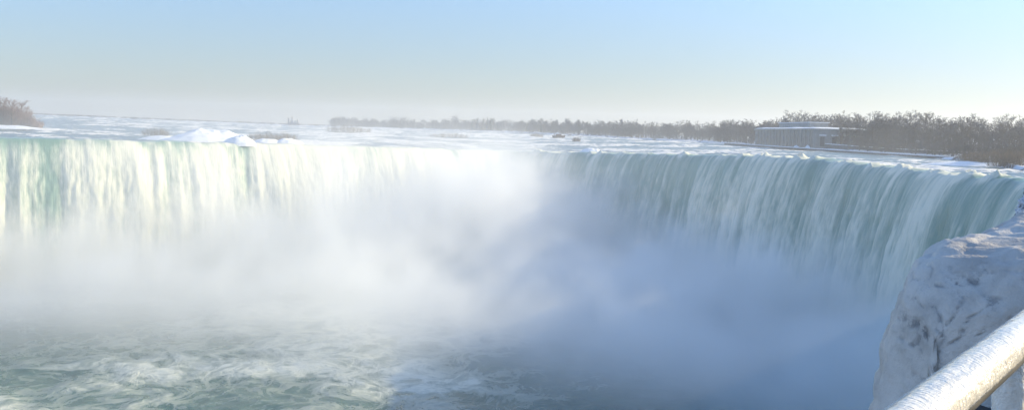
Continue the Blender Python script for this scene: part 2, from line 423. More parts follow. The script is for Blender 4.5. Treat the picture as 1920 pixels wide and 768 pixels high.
# ------------------------------------------------------------------ mist (a real volume)
def build_mist():
    x0, x1, y0, y1, ztop = -380, 150, 100, 520, 88
    st = 5.0
    xs = np.arange(x0, x1+st, st); ys = np.arange(y0, y1+st, st)
    X, Y = np.meshgrid(xs, ys)
    # distance to the foot of the fall
    foot = CQ[:, :2] + CN*13
    foot = foot[::6]
    d = np.sqrt(((X[..., None]-foot[:, 0])**2 + (Y[..., None]-foot[:, 1])**2).min(-1))
    ap = np.array([-4.0, 425.0])
    da = np.hypot((X-ap[0])/1.25, Y-ap[1])
    top = 19 + 9*np.exp(-(d/60)**2) + 34*np.exp(-(da/48)**2) + 6*np.exp(-(np.hypot(X-70, Y-262)/45)**2) + 15*np.exp(-(np.hypot(X+62, Y-380)/85)**2)
    lo = np.interp(X, [-300, -200, -60, 0, 40, 65, 100], [201, 208, 219, 201, 166, 130, 90])
    near = sst(lo, lo+62, Y)
    sig = (0.026 + 0.010*np.exp(-(d/70)**2) + 0.022*sst(-20, 35, X) + 0.008*sst(-180, -240, X))*near
    veil = (0.0024*(1-0.68*sst(-10, 30, X)) + 0.0030*np.exp(-(np.hypot((X+60)/1.4, Y-415)/48)**2))*sst(190, 260, Y + 0.5*np.clip(X, 0, 100))
    me = mesh_np('mist', np.stack([X, Y, 0*X], -1).reshape(-1, 3), grid_faces(len(ys), len(xs)), None, False, {'top': top, 'sig': sig, 'veil': veil})
    o = link('mist', me)
    tag(o, 'thick white mist rising from the plunge pool below the falls', 'mist', kind='stuff')
    m, t, out = material('mist')
    pv = t.add('ShaderNodeVolumePrincipled', {'Color': C(0.998, 0.998, 0.998), 'Density': 1.0, 'Anisotropy': 0.2})
    t.l.new(pv.outputs[0], out.inputs['Volume'])
    m.cycles.volume_step_rate = 2.0
    g = bpy.data.node_groups.new('mist_field', 'GeometryNodeTree')
    g.interface.new_socket('Geometry', in_out='INPUT', socket_type='NodeSocketGeometry')
    g.interface.new_socket('Geometry', in_out='OUTPUT', socket_type='NodeSocketGeometry')
    t = NT(g)
    gi = t.add('NodeGroupInput'); go = t.add('NodeGroupOutput')
    p = t.add('GeometryNodeInputPosition').outputs[0]
    sp = t.add('ShaderNodeSeparateXYZ', {0: p}).outputs
    flat = t.add('ShaderNodeCombineXYZ', {0: sp[0], 1: sp[1], 2: 0.0}).outputs[0]
    def samp(nm):
        na = t.add('GeometryNodeInputNamedAttribute', {'Name': nm}, data_type='FLOAT').outputs[0]
        sn = t.add('GeometryNodeSampleNearestSurface', None, data_type='FLOAT')
        t.l.new(gi.outputs[0], sn.inputs['Mesh']); t.l.new(na, sn.inputs['Value']); t.l.new(flat, sn.inputs['Sample Position'])
        return sn.outputs['Value']
    top = samp('top'); sig = samp('sig'); veil = samp('veil')
    n1 = t.noise(t.vmul(p, (1, 1, 0.8)), 1/38, 4, 0.5)
    n2 = t.noise(p, 1/10, 3, 0.55)
    te = t.m('MULTIPLY', top, t.rng(n1, 0.28, 0.72, 0.7, 1.32, False))
    te = t.m('ADD', te, t.m('MULTIPLY', t.m('SUBTRACT', n2, 0.5), 17.0))
    soft = t.m('ADD', t.m('MULTIPLY', top, 0.38), 3.5)
    dd = t.m('DIVIDE', t.m('SUBTRACT', te, sp[2]), soft, clamp=True)
    dd = t.m('POWER', dd, 1.6)
    dn = t.m('MULTIPLY', t.m('MULTIPLY', dd, sig), t.rng(n2, 0.3, 0.7, 0.5, 1.5, False))
    zfade = t.m('MULTIPLY', t.rng(sp[2], 38, 62, 1.0, 0.22), t.rng(sp[2], 58, ztop-4, 1.0, 0.0))
    dn = t.m('MULTIPLY', dn, zfade)
    wisp = t.m('MULTIPLY', t.m('MULTIPLY', veil, t.rng(n1, 0.3, 0.7, 0.35, 1.65)), t.rng(t.m('SUBTRACT', sp[2], t.m('MULTIPLY', n2, 18.0)), 34, 62, 1.0, 0.0))
    dn = t.m('ADD', dn, wisp)
    vc = t.add('GeometryNodeVolumeCube', {'Density': dn, 'Background': 0.0, 'Min': (x0, y0, -1.0), 'Max': (x1, y1, ztop),
               'Resolution X': 220, 'Resolution Y': 174, 'Resolution Z': 44})
    sm = t.add('GeometryNodeSetMaterial', {'Geometry': vc.outputs[0], 'Material': m})
    t.l.new(sm.outputs[0], go.inputs[0])
    md = o.modifiers.new('field', 'NODES'); md.node_group = g
    return o
build_mist()

# ------------------------------------------------------------------ haze: pale air round the whole scene
def build_haze():
    mb = MB(); mb.box(-2700, 2700, -1000, 3000, -3.4, 120)
    m, t, out = material('haze')
    pv = t.add('ShaderNodeVolumePrincipled', {'Color': C(0.92, 0.95, 1.0), 'Density': 0.00032, 'Anisotropy': 0.3})
    t.l.new(pv.outputs[0], out.inputs['Volume'])
    o = mb.build('haze', m); o['kind'] = 'stuff'
    o['label'] = 'pale winter haze in the air over the river'; o['category'] = 'haze'
build_haze()

# ------------------------------------------------------------------ trees
bark_m = simple('bark', (0.075, 0.06, 0.052), (0.13, 0.105, 0.09), 2.0)
twig_m = simple('twigs', (0.08, 0.075, 0.076), (0.12, 0.11, 0.108), 0.4)
twig_red = simple('reddish_twigs', (0.22, 0.15, 0.125), (0.30, 0.21, 0.175), 0.4)
brush_m = simple('dry_brush', (0.25, 0.195, 0.14), (0.17, 0.13, 0.10), 0.5)
needle_m = simple('needles', (0.03, 0.045, 0.035), (0.05, 0.065, 0.05), 1.0)

def blade(mb, a, b, w0, w1, rnd):
    d = (b-a)
    s = d.cross(Vector((rnd.uniform(-1,1), rnd.uniform(-1,1), rnd.uniform(-1,1)))).normalized()
    mb.quad(a-s*w0, a+s*w0, b+s*w1, b-s*w1)
def make_tree(seed, h=1.0, spread=0.32, twigs=1.0, wmul=1.0, t0=0.16):
    """bare winter tree of height 20: returns trunk mesh builder and crown mesh builder"""
    rnd = random.Random(seed); tr = MB(); cr = MB()
    Ht = 20.0
    lean = Vector((rnd.uniform(-.05,.05), rnd.uniform(-.05,.05), 1))
    tp = [Vector((0,0,-0.6))]
    for i in range(1, 7):
        tp.append(Vector((lean.x*Ht*i/7 + rnd.uniform(-.2,.2), lean.y*Ht*i/7 + rnd.uniform(-.2,.2), Ht*0.82*i/6)))
    rad = [0.42*(1-0.13*i) for i in range(7)]; rad[-1] = 0.05
    tr.tube(tp, rad, 6)
    def along(t):
        f = t*6; i = min(int(f), 5); return tp[i].lerp(tp[i+1], f-i)
    def grow(base, d, L, lev):
        q = base; n = 3 if lev < 3 else 1
        pts = [q]
        for k in range(n):
            d = (d + Vector((rnd.gauss(0,.16), rnd.gauss(0,.16), rnd.gauss(0,.1) + 0.10))).normalized()
            q = q + d*L/n; pts.append(q)
        if lev == 1:
            tr.tube(pts, [0.16, 0.11, 0.07, 0.025], 4, False)
        else:
            w = {2: .055, 3: .04, 4: .032}[lev]*wmul
            for k in range(n): blade(cr, pts[k], pts[k+1], w*(1-.5*k/n), w*(1-.5*(k+1)/n), rnd)
        if lev < 4:
            cnt = {1: 7, 2: 6, 3: 5}[lev]
            cnt = max(2, int(cnt*twigs))
            for k in range(cnt):
                f = rnd.uniform(.25, 1.0)*n; i = min(int(f), n-1)
                b = pts[i].lerp(pts[i+1], f-i)
                dd = (d + Vector((rnd.gauss(0,.62), rnd.gauss(0,.62), rnd.gauss(0.08,.45)))).normalized()
                grow(b, dd, L*rnd.uniform(.38,.62), lev+1)
    nl = rnd.randint(11, 14)
    for k in range(nl):
        t = t0 + (1-t0)*k/nl
        an = k*2.4 + rnd.uniform(-.5,.5)
        up = 0.5 + 0.75*t
        d = Vector((math.cos(an), math.sin(an), up)).normalized()
        grow(along(t), d, Ht*spread*(1.15-0.6*t)*rnd.uniform(.8,1.15), 1)
    return tr, cr
PROTO = []
for i in range(6):
    tr, cr = make_tree(100+i, spread=[.30,.36,.28,.40,.33,.26][i])
    PROTO.append((tr.mesh('trunk', bark_m), cr.mesh('crown', twig_m)))
def red_copy(me):
    m2 = me.copy(); m2.materials[0] = twig_red; return m2
RED = [(PROTO[i][0], red_copy(PROTO[i][1])) for i in (1, 3)]
def put_tree(meshes, loc, h, label, group, wide=1.0, name='bare_tree'):
    e = empty(name, loc, random.uniform(0, 6.28))
    e.scale = (h/20*wide, h/20*wide, h/20)
    tag(e, label, 'tree', group)
    link('trunk', meshes[0], e); link('crown', meshes[1], e)
    return e
def gxyz(px, D):
    x = (px-960)/F*D
    return Vector((x, D, float(bank_h(px, D))))

# right-hand hill: back row whose tops make the skyline, then middle and front rows
ntree = 0
G1 = 'bare trees on the wooded hill beyond the river'
def hill_tree(px, D, ytop, frac, label, group, w0, w1):
    p = gxyz(px, D); top = EYE + (hor(px)-ytop)*D/F
    put_tree(random.choice(PROTO), p, max(5.0, (top-p.z)*frac), label, group, random.uniform(w0, w1))
def skyline(px): return float(np.interp(px, [1550, 1620, 1700, 1800, 1920, 2100], [217, 213, 212, 217, 224, 234]))
for k in range(50):
    px = 1572 + k*8.6 + random.uniform(-4, 4); D = max(float(shoreD(px)) + random.uniform(120, 165), random.uniform(470, 560))
    hill_tree(px, D, skyline(px) + random.uniform(-5, 9), 1.0, 'tall bare grey tree on the skyline of the wooded hill right of the powerhouse', G1, 1.0, 1.5)
G2 = 'bare trees lower on the wooded bank'
for k in range(60):
    px = 1568 + k*7.2 + random.uniform(-4, 4); D = max(float(shoreD(px)) + random.uniform(30, 90), random.uniform(400, 460))
    hill_tree(px, D, skyline(px) + random.uniform(12, 32), 1.0, 'bare brown-grey tree low on the wooded bank right of the powerhouse', G2, 1.3, 1.9)
G3 = 'bare trees behind the powerhouse'
for (px, D, y) in [(1404,800,236),(1420,790,233),(1440,750,229),(1452,735,222),(1464,740,217),(1477,730,213),(1490,728,212),(1503,735,214),(1516,730,215),(1530,720,218),(1543,700,218),(1556,680,216),(1568,665,215),(1580,655,214),(1552,640,219),(1564,620,217)]:
    hill_tree(px, D, y + random.uniform(-3, 3), 1.0, 'bare grey tree rising behind the flat snowy roof of the powerhouse', G3, 1.0, 1.4)
G4 = 'bare trees along the far bank left of the powerhouse'
for k in range(95):
    px = 965 + k*4.7 + random.uniform(-4, 4); D = float(shoreD(px)) + random.uniform(14, 120)
    put_tree(random.choice(PROTO), gxyz(px, D), random.uniform(9, 16.5)*np.interp(px, [965, 1100, 1400], [1.15, 1.0, .95]), 'bare grey tree in the long row on the far bank left of the powerhouse', G4, random.uniform(1.1, 1.7))
# conifers on the far shore
cm = MB(); ct = MB(); ct.tube([(0,0,-.5),(0,0,19)], [.3,.05], 6)
rnd = random.Random(5)
for k in range(420):
    z = 1.5 + 18.5*rnd.random()**1.1; an = rnd.uniform(0, 6.28); L = (20.2-z)*0.23*rnd.uniform(.6,1.1)
    a = Vector((0,0,z)); b = a + Vector((math.cos(an)*L, math.sin(an)*L, -0.3*L)); s = Vector((-math.sin(an), math.cos(an), 0.2))*0.45
    cm.quad(a-s*.4, a+s*.4, b+s*.5, b-s*.5)
con = (ct.mesh('trunk', bark_m), cm.mesh('crown', needle_m))
for j, (px, h) in enumerate([(882,16),(892,19),(902,20),(910,21),(917,18),(928,14),(985,14),(1011,13)]):
    D = float(shoreD(px)) + 16
    lab = 'dark pointed conifer in the cluster on the far shore' if j < 6 else ('dark conifer standing alone right of the conifer cluster' if j == 6 else 'dark conifer among bare trees behind the river rapids, rightmost of the conifers')
    put_tree(con, gxyz(px, D), h, lab, 'conifers on the far shore' , 1.25, 'conifer_tree')

# far woods that read as one mass
def build_woods():
    low = []
    for i in range(4):
        tr, cr = make_tree(300+i, spread=.40, twigs=0.55, wmul=3.4, t0=0.03)
        v = np.array(tr.v + cr.v); nf = len(tr.v)
        f = [list(q) if len(q) == 4 else None for q in tr.f]
        f = [q for q in f if q] + [[a+nf for a in q] for q in cr.f]
        low.append((v, np.array(f)))
    V = []; Fc = []; n = 0
    spots = []
    for k in range(330):
        px = random.uniform(618, 1000); D = float(shoreD(px)) + random.uniform(10, 170)
        spots.append((px, D, random.triangular(7, 17, 10)))
    for k in range(260):                                       # behind the individual trees
        px = random.uniform(1000, 1440); D = float(shoreD(px)) + random.uniform(20, 170)
        spots.append((px, D, random.uniform(8, 13)))
    for k in range(260):
        px = random.uniform(1560, 2150); D = max(float(shoreD(px)) + random.uniform(30, 200), random.uniform(420, 580))
        p = gxyz(px, D); top = EYE + (hor(px)-skyline(px)-random.uniform(6, 40))*D/F
        spots.append((px, D, max(4.0, top-p.z)))
    for k in range(40):
        px = random.uniform(1430, 1580); D = random.uniform(670, 780)
        spots.append((px, D, random.uniform(10, 16)))
    for k in range(420):                                      # undergrowth along the banks
        px = random.choice((random.uniform(640, 1440), random.uniform(1550, 2000))); D = float(shoreD(px)) + random.uniform(9, 80)
        if 1415 < px < 1580: continue
        if px > 1550: D = max(D, 395)
        spots.append((px, D, random.uniform(3.2, 6.0)))
    for k in range(24):                                       # the bigger clump at the woods' left end
        px = 622 + abs(random.gauss(0, 70)); D = float(shoreD(px)) + random.uniform(10, 60)
        spots.append((px, D, random.uniform(8, 15)))
    for k in range(300):                                      # low shore line at the far left
        px = random.uniform(60, 630)
        spots.append((px, float(shoreD(px)) + random.uniform(8, 30), random.uniform(2.2, 3.19)))
    bumpy = lambda q: 0.62 + 0.75*float(np.clip(0.5 + 0.9*fbm(q/11.0, 3.3, 1.0, 4), 0, 1))
    for (px, D, h) in spots:
        if px < 1440 and h > 6: h *= bumpy(px)*1.05
        v, f = random.choice(low); s = h/20; a = random.uniform(0, 6.28); w = random.uniform(1.2, 1.9)*s
        if h < 3.2: w *= 3
        elif h <= 6: w *= 1.7
        p = gxyz(px, D)
        x = (v[:,0]*math.cos(a)-v[:,1]*math.sin(a))*w + p.x; y = (v[:,0]*math.sin(a)+v[:,1]*math.cos(a))*w + p.y; z = v[:,2]*s + p.z
        V.append(np.stack([x,y,z],-1)); Fc.append(f+n); n += len(v)
    me = mesh_np('woods', np.concatenate(V), np.concatenate(Fc), twig_m, False)
    tag(link('woods', me), 'hazy grey bare woods along the far banks of the river', 'woods', kind='stuff')
build_woods()

# brush: clumps of bare stems
def make_brush(seed, n=260, w=6.0, h=3.0, bw=0.035, red=False):
    rnd = random.Random(seed); mb = MB()
    for k in range(n):
        r = w*0.5*math.sqrt(rnd.random()); an = rnd.uniform(0, 6.28)
        a = Vector((math.cos(an)*r, math.sin(an)*r*0.7, -0.3))
        hh = h*rnd.uniform(.5,1.0)*(1-0.45*(r/(w*.5))**2)
        b = a + Vector((rnd.gauss(0,.3)*h*.4 + math.cos(an)*r*.15, rnd.gauss(0,.3)*h*.4, hh))
        blade(mb, a, a.lerp(b,.5), bw, bw*.8, rnd); blade(mb, a.lerp(b,.5), b, bw*.8, bw*.2, rnd)
        for j in range(3):
            c = a.lerp(b, rnd.uniform(.4,.95)); d = c + Vector((rnd.gauss(0,.3)*h*.3, rnd.gauss(0,.3)*h*.3, rnd.uniform(.1,.3)*h))
            blade(mb, c, d, bw*.7, bw*.2, rnd)
    return mb
def put_brush(px, D, w, h, label, z=None, seed=1, mat=None, n=260, group=None, bw=.035):
    mb = make_brush(seed, n, w, h, bw)
    o = mb.build('bare_shrub', mat or brush_m)
    zz = river_z(px, D) if z is None else z
    o.location = ((px-960)/F*D, D, float(zz))
    tag(o, label, 'shrub', group)
    return o

# ------------------------------------------------------------------ ice and snow heaps
def mound(name, loc, sx, sy, sz, seed, mat, label, cat, rz=0.0, rough=0.35, nlat=36, nlon=60, peaks=()):
    th = np.linspace(0, 2*math.pi, nlon, endpoint=False)[None]; r = np.linspace(0, 1, nlat)[:, None]
    x = r*np.cos(th); y = r*np.sin(th)
    k = 1 + 0.18*fbm(np.cos(th)*1.5+seed, np.sin(th)*1.5, seed*3.1, 3)
    base = (1-r**2.2)
    z = base*(1 + rough*fbm(x*2.0+seed, y*2.0, seed*1.7, 4)) + 0.12*fbm(x*6, y*6, seed, 3)*base
    for (pxx, pyy, pr, ph) in peaks: z = z + ph*np.exp(-((x-pxx)**2+(y-pyy)**2)/pr**2)*base**.5
    P = np.stack([x*k*sx, y*k*sy, z*sz-0.25*(r > .97)*sz], -1).reshape(-1, 3)
    i = np.arange(nlat*nlon).reshape(nlat, nlon)
    f = np.stack([i[:-1], np.roll(i[:-1], -1, 1), np.roll(i[1:], -1, 1), i[1:]], -1).reshape(-1, 4)[:, ::-1]
    me = mesh_np(name, P, f, mat, True)
    o = link(name, me); o.location = loc; o.rotation_euler = (0, 0, rz)
    tag(o, label, cat); return o
def rloc(px, D, dz=0.0): return ((px-960)/F*D, D, float(river_z(px, D)) + dz)
ice_m = snow_mat('ice_heap', (0.82, 0.83, 0.85), (0.62, 0.65, 0.70), 0.25, 0.5, 0.4, 0.58)
mound('snow_mound', rloc(388, 404, -.3), 19, 8, 4.4, 3, ice_m, 'largest snow mound on the brink, sunlit and blue shaded on its left', 'snow mound', 0.3, .45, peaks=((.35,0,.35,.35),(-.2,.1,.3,.15)))
mound('snow_mound', rloc(448, 398, -.3), 7, 5, 3.4, 8, ice_m, 'smaller snow lump against the right end of the largest mound', 'snow mound', 0.1, .3)
mound('snow_mound', rloc(306, 405, -.3), 12, 5, 2.0, 5, ice_m, 'low snow bank tapering off left of the largest mound', 'snow mound', 0.2, .3)
mound('snow_mound', rloc(500, 418, -.2), 7.5, 5, 2.0, 11, ice_m, 'low snow heap below the dry brush right of the largest mound', 'snow mound', 0.2, .4)
mound('snow_mound', rloc(540, 420, -.2), 7.5, 5, 2.4, 13, ice_m, 'snow heap half lost in mist, rightmost on the left brink', 'snow mound', 0.4, .4)
mound('snow_bank', rloc(16, 512, -.5), 21, 12, 2.3, 17, snow_m, 'snow bank under the reddish bare trees at far left', 'snow bank', 0.0, .3)
mound('ice_mound', rloc(1106, 447, -.3), 6.0, 4, 2.4, 19, ice_m, 'white ice heap sitting on the brink near the head of the horseshoe', 'ice mound', 0.0, .4)
mound('ice_mound', rloc(1424, 342, -.4), 3.0, 2, 1.2, 23, ice_m, 'small ice lump on the brink in front of the powerhouse', 'ice mound', 0.0, .4)
mound('ice_mound', rloc(1640, 275, -.5), 4.5, 2, 1.1, 29, ice_m, 'ice lump on the green right-hand brink', 'ice mound', 0.2, .4)
mound('snow_bank', rloc(1830, 300, -.4), 17, 8, 1.6, 31, snow_m, 'low snow bank under the brown shrubs on the near right shore', 'snow bank', -0.5, .4)

# islet brush and shrubs
put_brush(292, 470, 13, 5.0, 'brown brush on the islet left of the largest snow mound', seed=21, n=340)
put_brush(492, 440, 14, 5.6, 'dry brown brush above the snow heaps right of the largest mound', seed=22, n=380)
put_brush(532, 445, 11, 5.6, 'grey-brown brush clump beside the misty edge of the snow heaps', seed=23, n=340)
put_brush(650, 900, 38, 8.0, 'hazy brush islet in the rapids behind the mist', seed=24, n=520, bw=.07)
put_brush(840, 800, 30, 4.6, 'faint low brush islet in the middle of the rapids', seed=25, n=320, bw=.06)
put_brush(1003, 900, 12, 5.0, 'small pale brush clump in the rapids left of the wrecked barge', seed=26, n=240, bw=.05)
put_brush(1077, 720, 6, 4.0, 'tiny dark brush clump in the rapids right of the wrecked barge', seed=27, n=200, bw=.06)
for j, (px, D, w, h, lab) in enumerate([(1815,318,9,4.6,'brown shrub at the left end of the near right shore brush'),
                                  (1848,300,10,5.6,'rounded brown shrub in the middle of the near right shore brush'),
                                  (1880,285,10,6.0,'brown shrub at the right of the near right shore brush'),
                                  (1912,272,10,6.0,'brown shrub at the picture edge on the near right shore')]):
    put_brush(px, D, w, h, lab, seed=30+j, n=420, z=float(river_z(px, D))+0.5, bw=.03)
for j, (px, D, h, lab) in enumerate([(2,520,15.5,'reddish bare tree leftmost on the far left snow bank'),(22,515,14.5,'reddish bare tree in the middle of the far left snow bank'),
                                  (38,525,14,'reddish bare tree third along the far left snow bank'),(54,530,9,'short reddish bare tree at the right end of the far left snow bank'),(-22,520,16,'reddish bare tree cut by the left picture edge')]):
    put_tree(RED[j % 2], Vector(rloc(px, D, .8)), h, lab, None, 1.25)
for j, (px, h) in enumerate(((-10, 13.5), (10, 13), (28, 12.5), (46, 9), (62, 5))):
    put_brush(px, 520 + 3*(j % 2), 9.5, h, ['reddish thicket leftmost at the foot of the far left trees','second reddish thicket at the foot of the far left trees','middle reddish thicket at the foot of the far left trees','fourth reddish thicket at the foot of the far left trees','low reddish thicket tapering to the water right of the far left trees'][j], seed=50+j, mat=twig_red, n=520, z=rloc(px, 520)[2]+1.2, bw=.055)

# ------------------------------------------------------------------ powerhouse
stone_m = simple('pale_stone', (0.24, 0.24, 0.235), (0.30, 0.30, 0.29), 0.4)
dark_m = simple('dark_glass', (0.06, 0.065, 0.07), (0.09, 0.095, 0.10), 0.3, 0.3, 0.5)
def build_powerhouse():
    c = at(1527, 281, 520); z0 = c.z - 0.5
    far = at(1415, 271, 640)
    rz = math.atan2(far.y-c.y, far.x-c.x)
    e = empty('powerhouse', (c.x, c.y, z0), rz)
    tag(e, 'long flat-roofed stone powerhouse with rows of tall windows on the river bank', 'building')
    L = math.hypot(far.x-c.x, far.y-c.y); H = 12.2; Wd = 28.0
    # local x runs along the river front, local -y is inland (so y=0 is the front face when facing the river at +y)
    def B(name, mat, boxes, parent=e):
        mb = MB()
        for b in boxes: mb.box(*b)
        return mb.build(name, mat, parent)
    w = B('wall', stone_m, [(0, L, -Wd, 0, -2, H-1.2)])
    B('plinth', stone_m, [(-.4, L+.4, -Wd-.4, .5, -2, 1.6)])
    B('cornice', stone_m, [(-.6, L+.6, -Wd-.6, .75, H-1.197, H-.2)])
    # snow covered roof, a low lump of drifted snow
    n = 40; xs = np.linspace(-.5, L+.5, n)[None]; ys = np.linspace(.6, -Wd-.5, 16)[:, None]
    edge = np.minimum(1, np.minimum((xs+.8)/3, (L+.8-xs)/3))*np.minimum(1, np.minimum((.8-ys)/2.5, (ys+Wd+.8)/2.5))
    z = H-.19 + .75*edge*(1+.6*fbm(xs/12+0*ys, ys/8, 1., 3))
    me = mesh_np('roof_snow', np.stack([xs+0*ys, ys+0*xs, z], -1).reshape(-1, 3), grid_faces(16, n)[:, ::-1], snow_m, True)
    link('roof_snow', me, e)
    at_ = B('attic', stone_m, [(44, 104, -22, -11, H-.1, H+3.6)])
    B('attic_roof', snow_m, [(43.4, 104.6, -22.6, -10.4, H+3.603, H+3.95)], at_)
    nb = 17
    for k in range(nb):
        x = 5 + (L-10)*k/(nb-1)
        wf = B('window', stone_m, [(x-1.5, x-1.2, .0, .16, 2.4, 7.6), (x+1.2, x+1.5, 0, .16, 2.4, 7.6), (x-1.5, x+1.5, 0, .16, 7.603, 7.95), (x-1.7, x+1.7, 0, .3, 2.1, 2.397)])
        B('pane', dark_m, [(x-1.19, x+1.19, -.2, .03, 2.41, 7.59)], wf)
        if k < nb-1:
            xm = x + (L-10)/(nb-1)/2
            B('pilaster', stone_m, [(xm-.6, xm+.6, 0, .7, 1.6, H-1.2)])
    for k in range(nb):
        x = 5 + (L-10)*k/(nb-1)
        B('upper_window', dark_m, [(x-1.1, x+1.1, -.2, .02, 8.5, 10.0)])
    for k in range(4):
        y = -4 - k*6.5
        wf = B('window', stone_m, [(-.16, 0, y-1.5, y-1.2, 2.4, 7.6), (-.16, 0, y+1.2, y+1.5, 2.4, 7.6), (-.16, 0, y-1.5, y+1.5, 7.603, 7.95)])
        B('pane', dark_m, [(-.03, .2, y-1.19, y+1.19, 2.41, 7.59)], wf)
        B('balcony', snow_m, [(-1.0, 0, y-1.8, y+1.8, 8.2, 8.7)])
build_powerhouse()
# low wall in the water in front of it
def strip_wall(name, pts, h, wdt, mat, label, cat, snow=True):
    e = empty(name, tuple(pts[0])); tag(e, label, cat)
    mb = MB(); ms = MB()
    o = Vector(pts[0])
    for a, b in zip(pts[:-1], pts[1:]):
        a = Vector(a)-o; b = Vector(b)-o
        d = (b-a); d.z = 0; nn = Vector((-d.y, d.x, 0)).normalized()*wdt/2
        up = Vector((0,0,h)); dn = Vector((0,0,-1.5))
        mb.quad(a+dn-nn, b+dn-nn, b+up-nn, a+up-nn); mb.quad(b+dn+nn, a+dn+nn, a+up+nn, b+up+nn); mb.quad(a+up-nn, b+up-nn, b+up+nn, a+up+nn)
        s1 = up + Vector((0,0,.004)); s2 = up + Vector((0,0,.32)); n2 = nn*1.05
        ms.quad(a+s1-n2, b+s1-n2, b+s2-n2*.8, a+s2-n2*.8); ms.quad(b+s1+n2, a+s1+n2, a+s2+n2*.8, b+s2+n2*.8); ms.quad(a+s2-n2*.8, b+s2-n2*.8, b+s2+n2*.8, a+s2+n2*.8)
    mb.build('wall', mat, e)
    if snow: ms.build('snow_cap', snow_m, e)
conc_m = simple('dark_concrete', (0.07, 0.075, 0.08), (0.12, 0.125, 0.13), 0.5)
wl = [at(px, py, D) for px, py, D in ((1360,270.5,680),(1400,273.5,610),(1470,278.6,540),(1540,283.2,490),(1620,288.5,452),(1700,293.5,420),(1775,298.2,390))]
strip_wall('river_wall', wl, 0.9, 1.6, conc_m, 'long low dark wall in the river before the powerhouse, topped with snow', 'wall')
wl2 = [at(px, py, D) for px, py, D in ((1548,276.5,520),(1600,281,495),(1680,287,463),(1760,291.5,432),(1835,296.5,408))]
strip_wall('bank_wall', wl2, 1.9, 1.2, conc_m, 'dark stone bank wall under the trees right of the powerhouse, snow on top', 'wall')
mound('ice_mound', at(1493, 281.2, 528), 2.6, 1.6, 2.4, 37, ice_m, 'white ice cone at the foot of the powerhouse front', 'ice mound', 0, .4)
mound('ice_mound', at(1514, 282.0, 516), 1.9, 1.3, 2.6, 41, ice_m, 'second ice heap near the right corner of the powerhouse', 'ice mound', 0, .4)

# ------------------------------------------------------------------ wrecked barge, distant towers, spire
rust_m = simple('rusty_steel', (0.07, 0.045, 0.035), (0.13, 0.08, 0.06), 0.6)
def build_barge():
    p = at(1048, 257.6, 870)
    e = empty('wrecked_barge', tuple(p), 0.35); tag(e, 'small dark wrecked barge stranded in the white rapids', 'barge')
    mb = MB(); L = 10; n = len(mb.v)
    v = [(-L*.5,-2.5,-.6),(L*.42,-2.5,-.6),(L*.42,2.5,-.6),(-L*.5,2.5,-.6),(-L*.56,-2.8,1.6),(L*.52,-2.8,1.8),(L*.52,2.8,1.8),(-L*.56,2.8,1.6)]
    mb.v += v
    for q in ((0,3,2,1),(4,5,6,7),(0,1,5,4),(1,2,6,5),(2,3,7,6),(3,0,4,7)): mb.f.append(q)
    mb.build('hull', rust_m, e)
    c = MB(); c.box(-2.6, 1.6, -1.6, 1.6, 1.7, 3.0); c.build('deckhouse', rust_m, e)
    r = MB(); r.box(-4.6, -4.2, -.2, .2, 1.62, 3.4); r.build('mast', rust_m, e)
build_barge()
pale_m = simple('pale_concrete', (0.62, 0.58, 0.50), (0.70, 0.66, 0.58), 0.1)
grey_m = simple('grey_concrete', (0.26, 0.24, 0.24), (0.34, 0.31, 0.31), 0.1)
def build_towers():
    a = at(541, 236, 1720); k = 1720/F
    e = empty('gate_house', tuple(a), 0.0); tag(e, 'distant pale gate house with three dark towers on the left horizon', 'building')
    def B(name, m, *b):
        mb = MB()
        mb.box(*b); return mb.build(name, m, e)
    for (x, h, w) in ((0, 14, 1.6), (7*k, 16.5, 1.7), (17*k, 13, 1.6)):
        B('tower', grey_m, x-w*.5, x+w*.5, -2, 2, -2, h*k*.95 if False else h)
    B('wall', pale_m, 2.4, 5.2, -1.6, 1.6, -2, 9.5); B('wall', pale_m, 9.6, 14.6, -1.6, 1.6, -2, 9.5)
    B('base', grey_m, -1.0, 20, -2.4, 2.4, -2, 6.0)
build_towers()
def build_spire():
    px = 1161; D = float(shoreD(px))+150; b = gxyz(px, D); tp = at(px, 221, D)
    h = tp.z - b.z
    e = empty('spire', tuple(b)); tag(e, 'thin spire poking just above the far treeline', 'spire')
    t = MB(); t.box(-1.6, 1.6, -1.6, 1.6, -1, h*.72); t.build('tower', grey_m, e)
    s = MB(); n = len(s.v); s.v += [(-1.3,-1.3,h*.721),(1.3,-1.3,h*.721),(1.3,1.3,h*.721),(-1.3,1.3,h*.721),(0,0,h)]
    s.f += [(0,1,4),(1,2,4),(2,3,4),(3,0,4)]; s.build('steeple', grey_m, e)
build_spire()

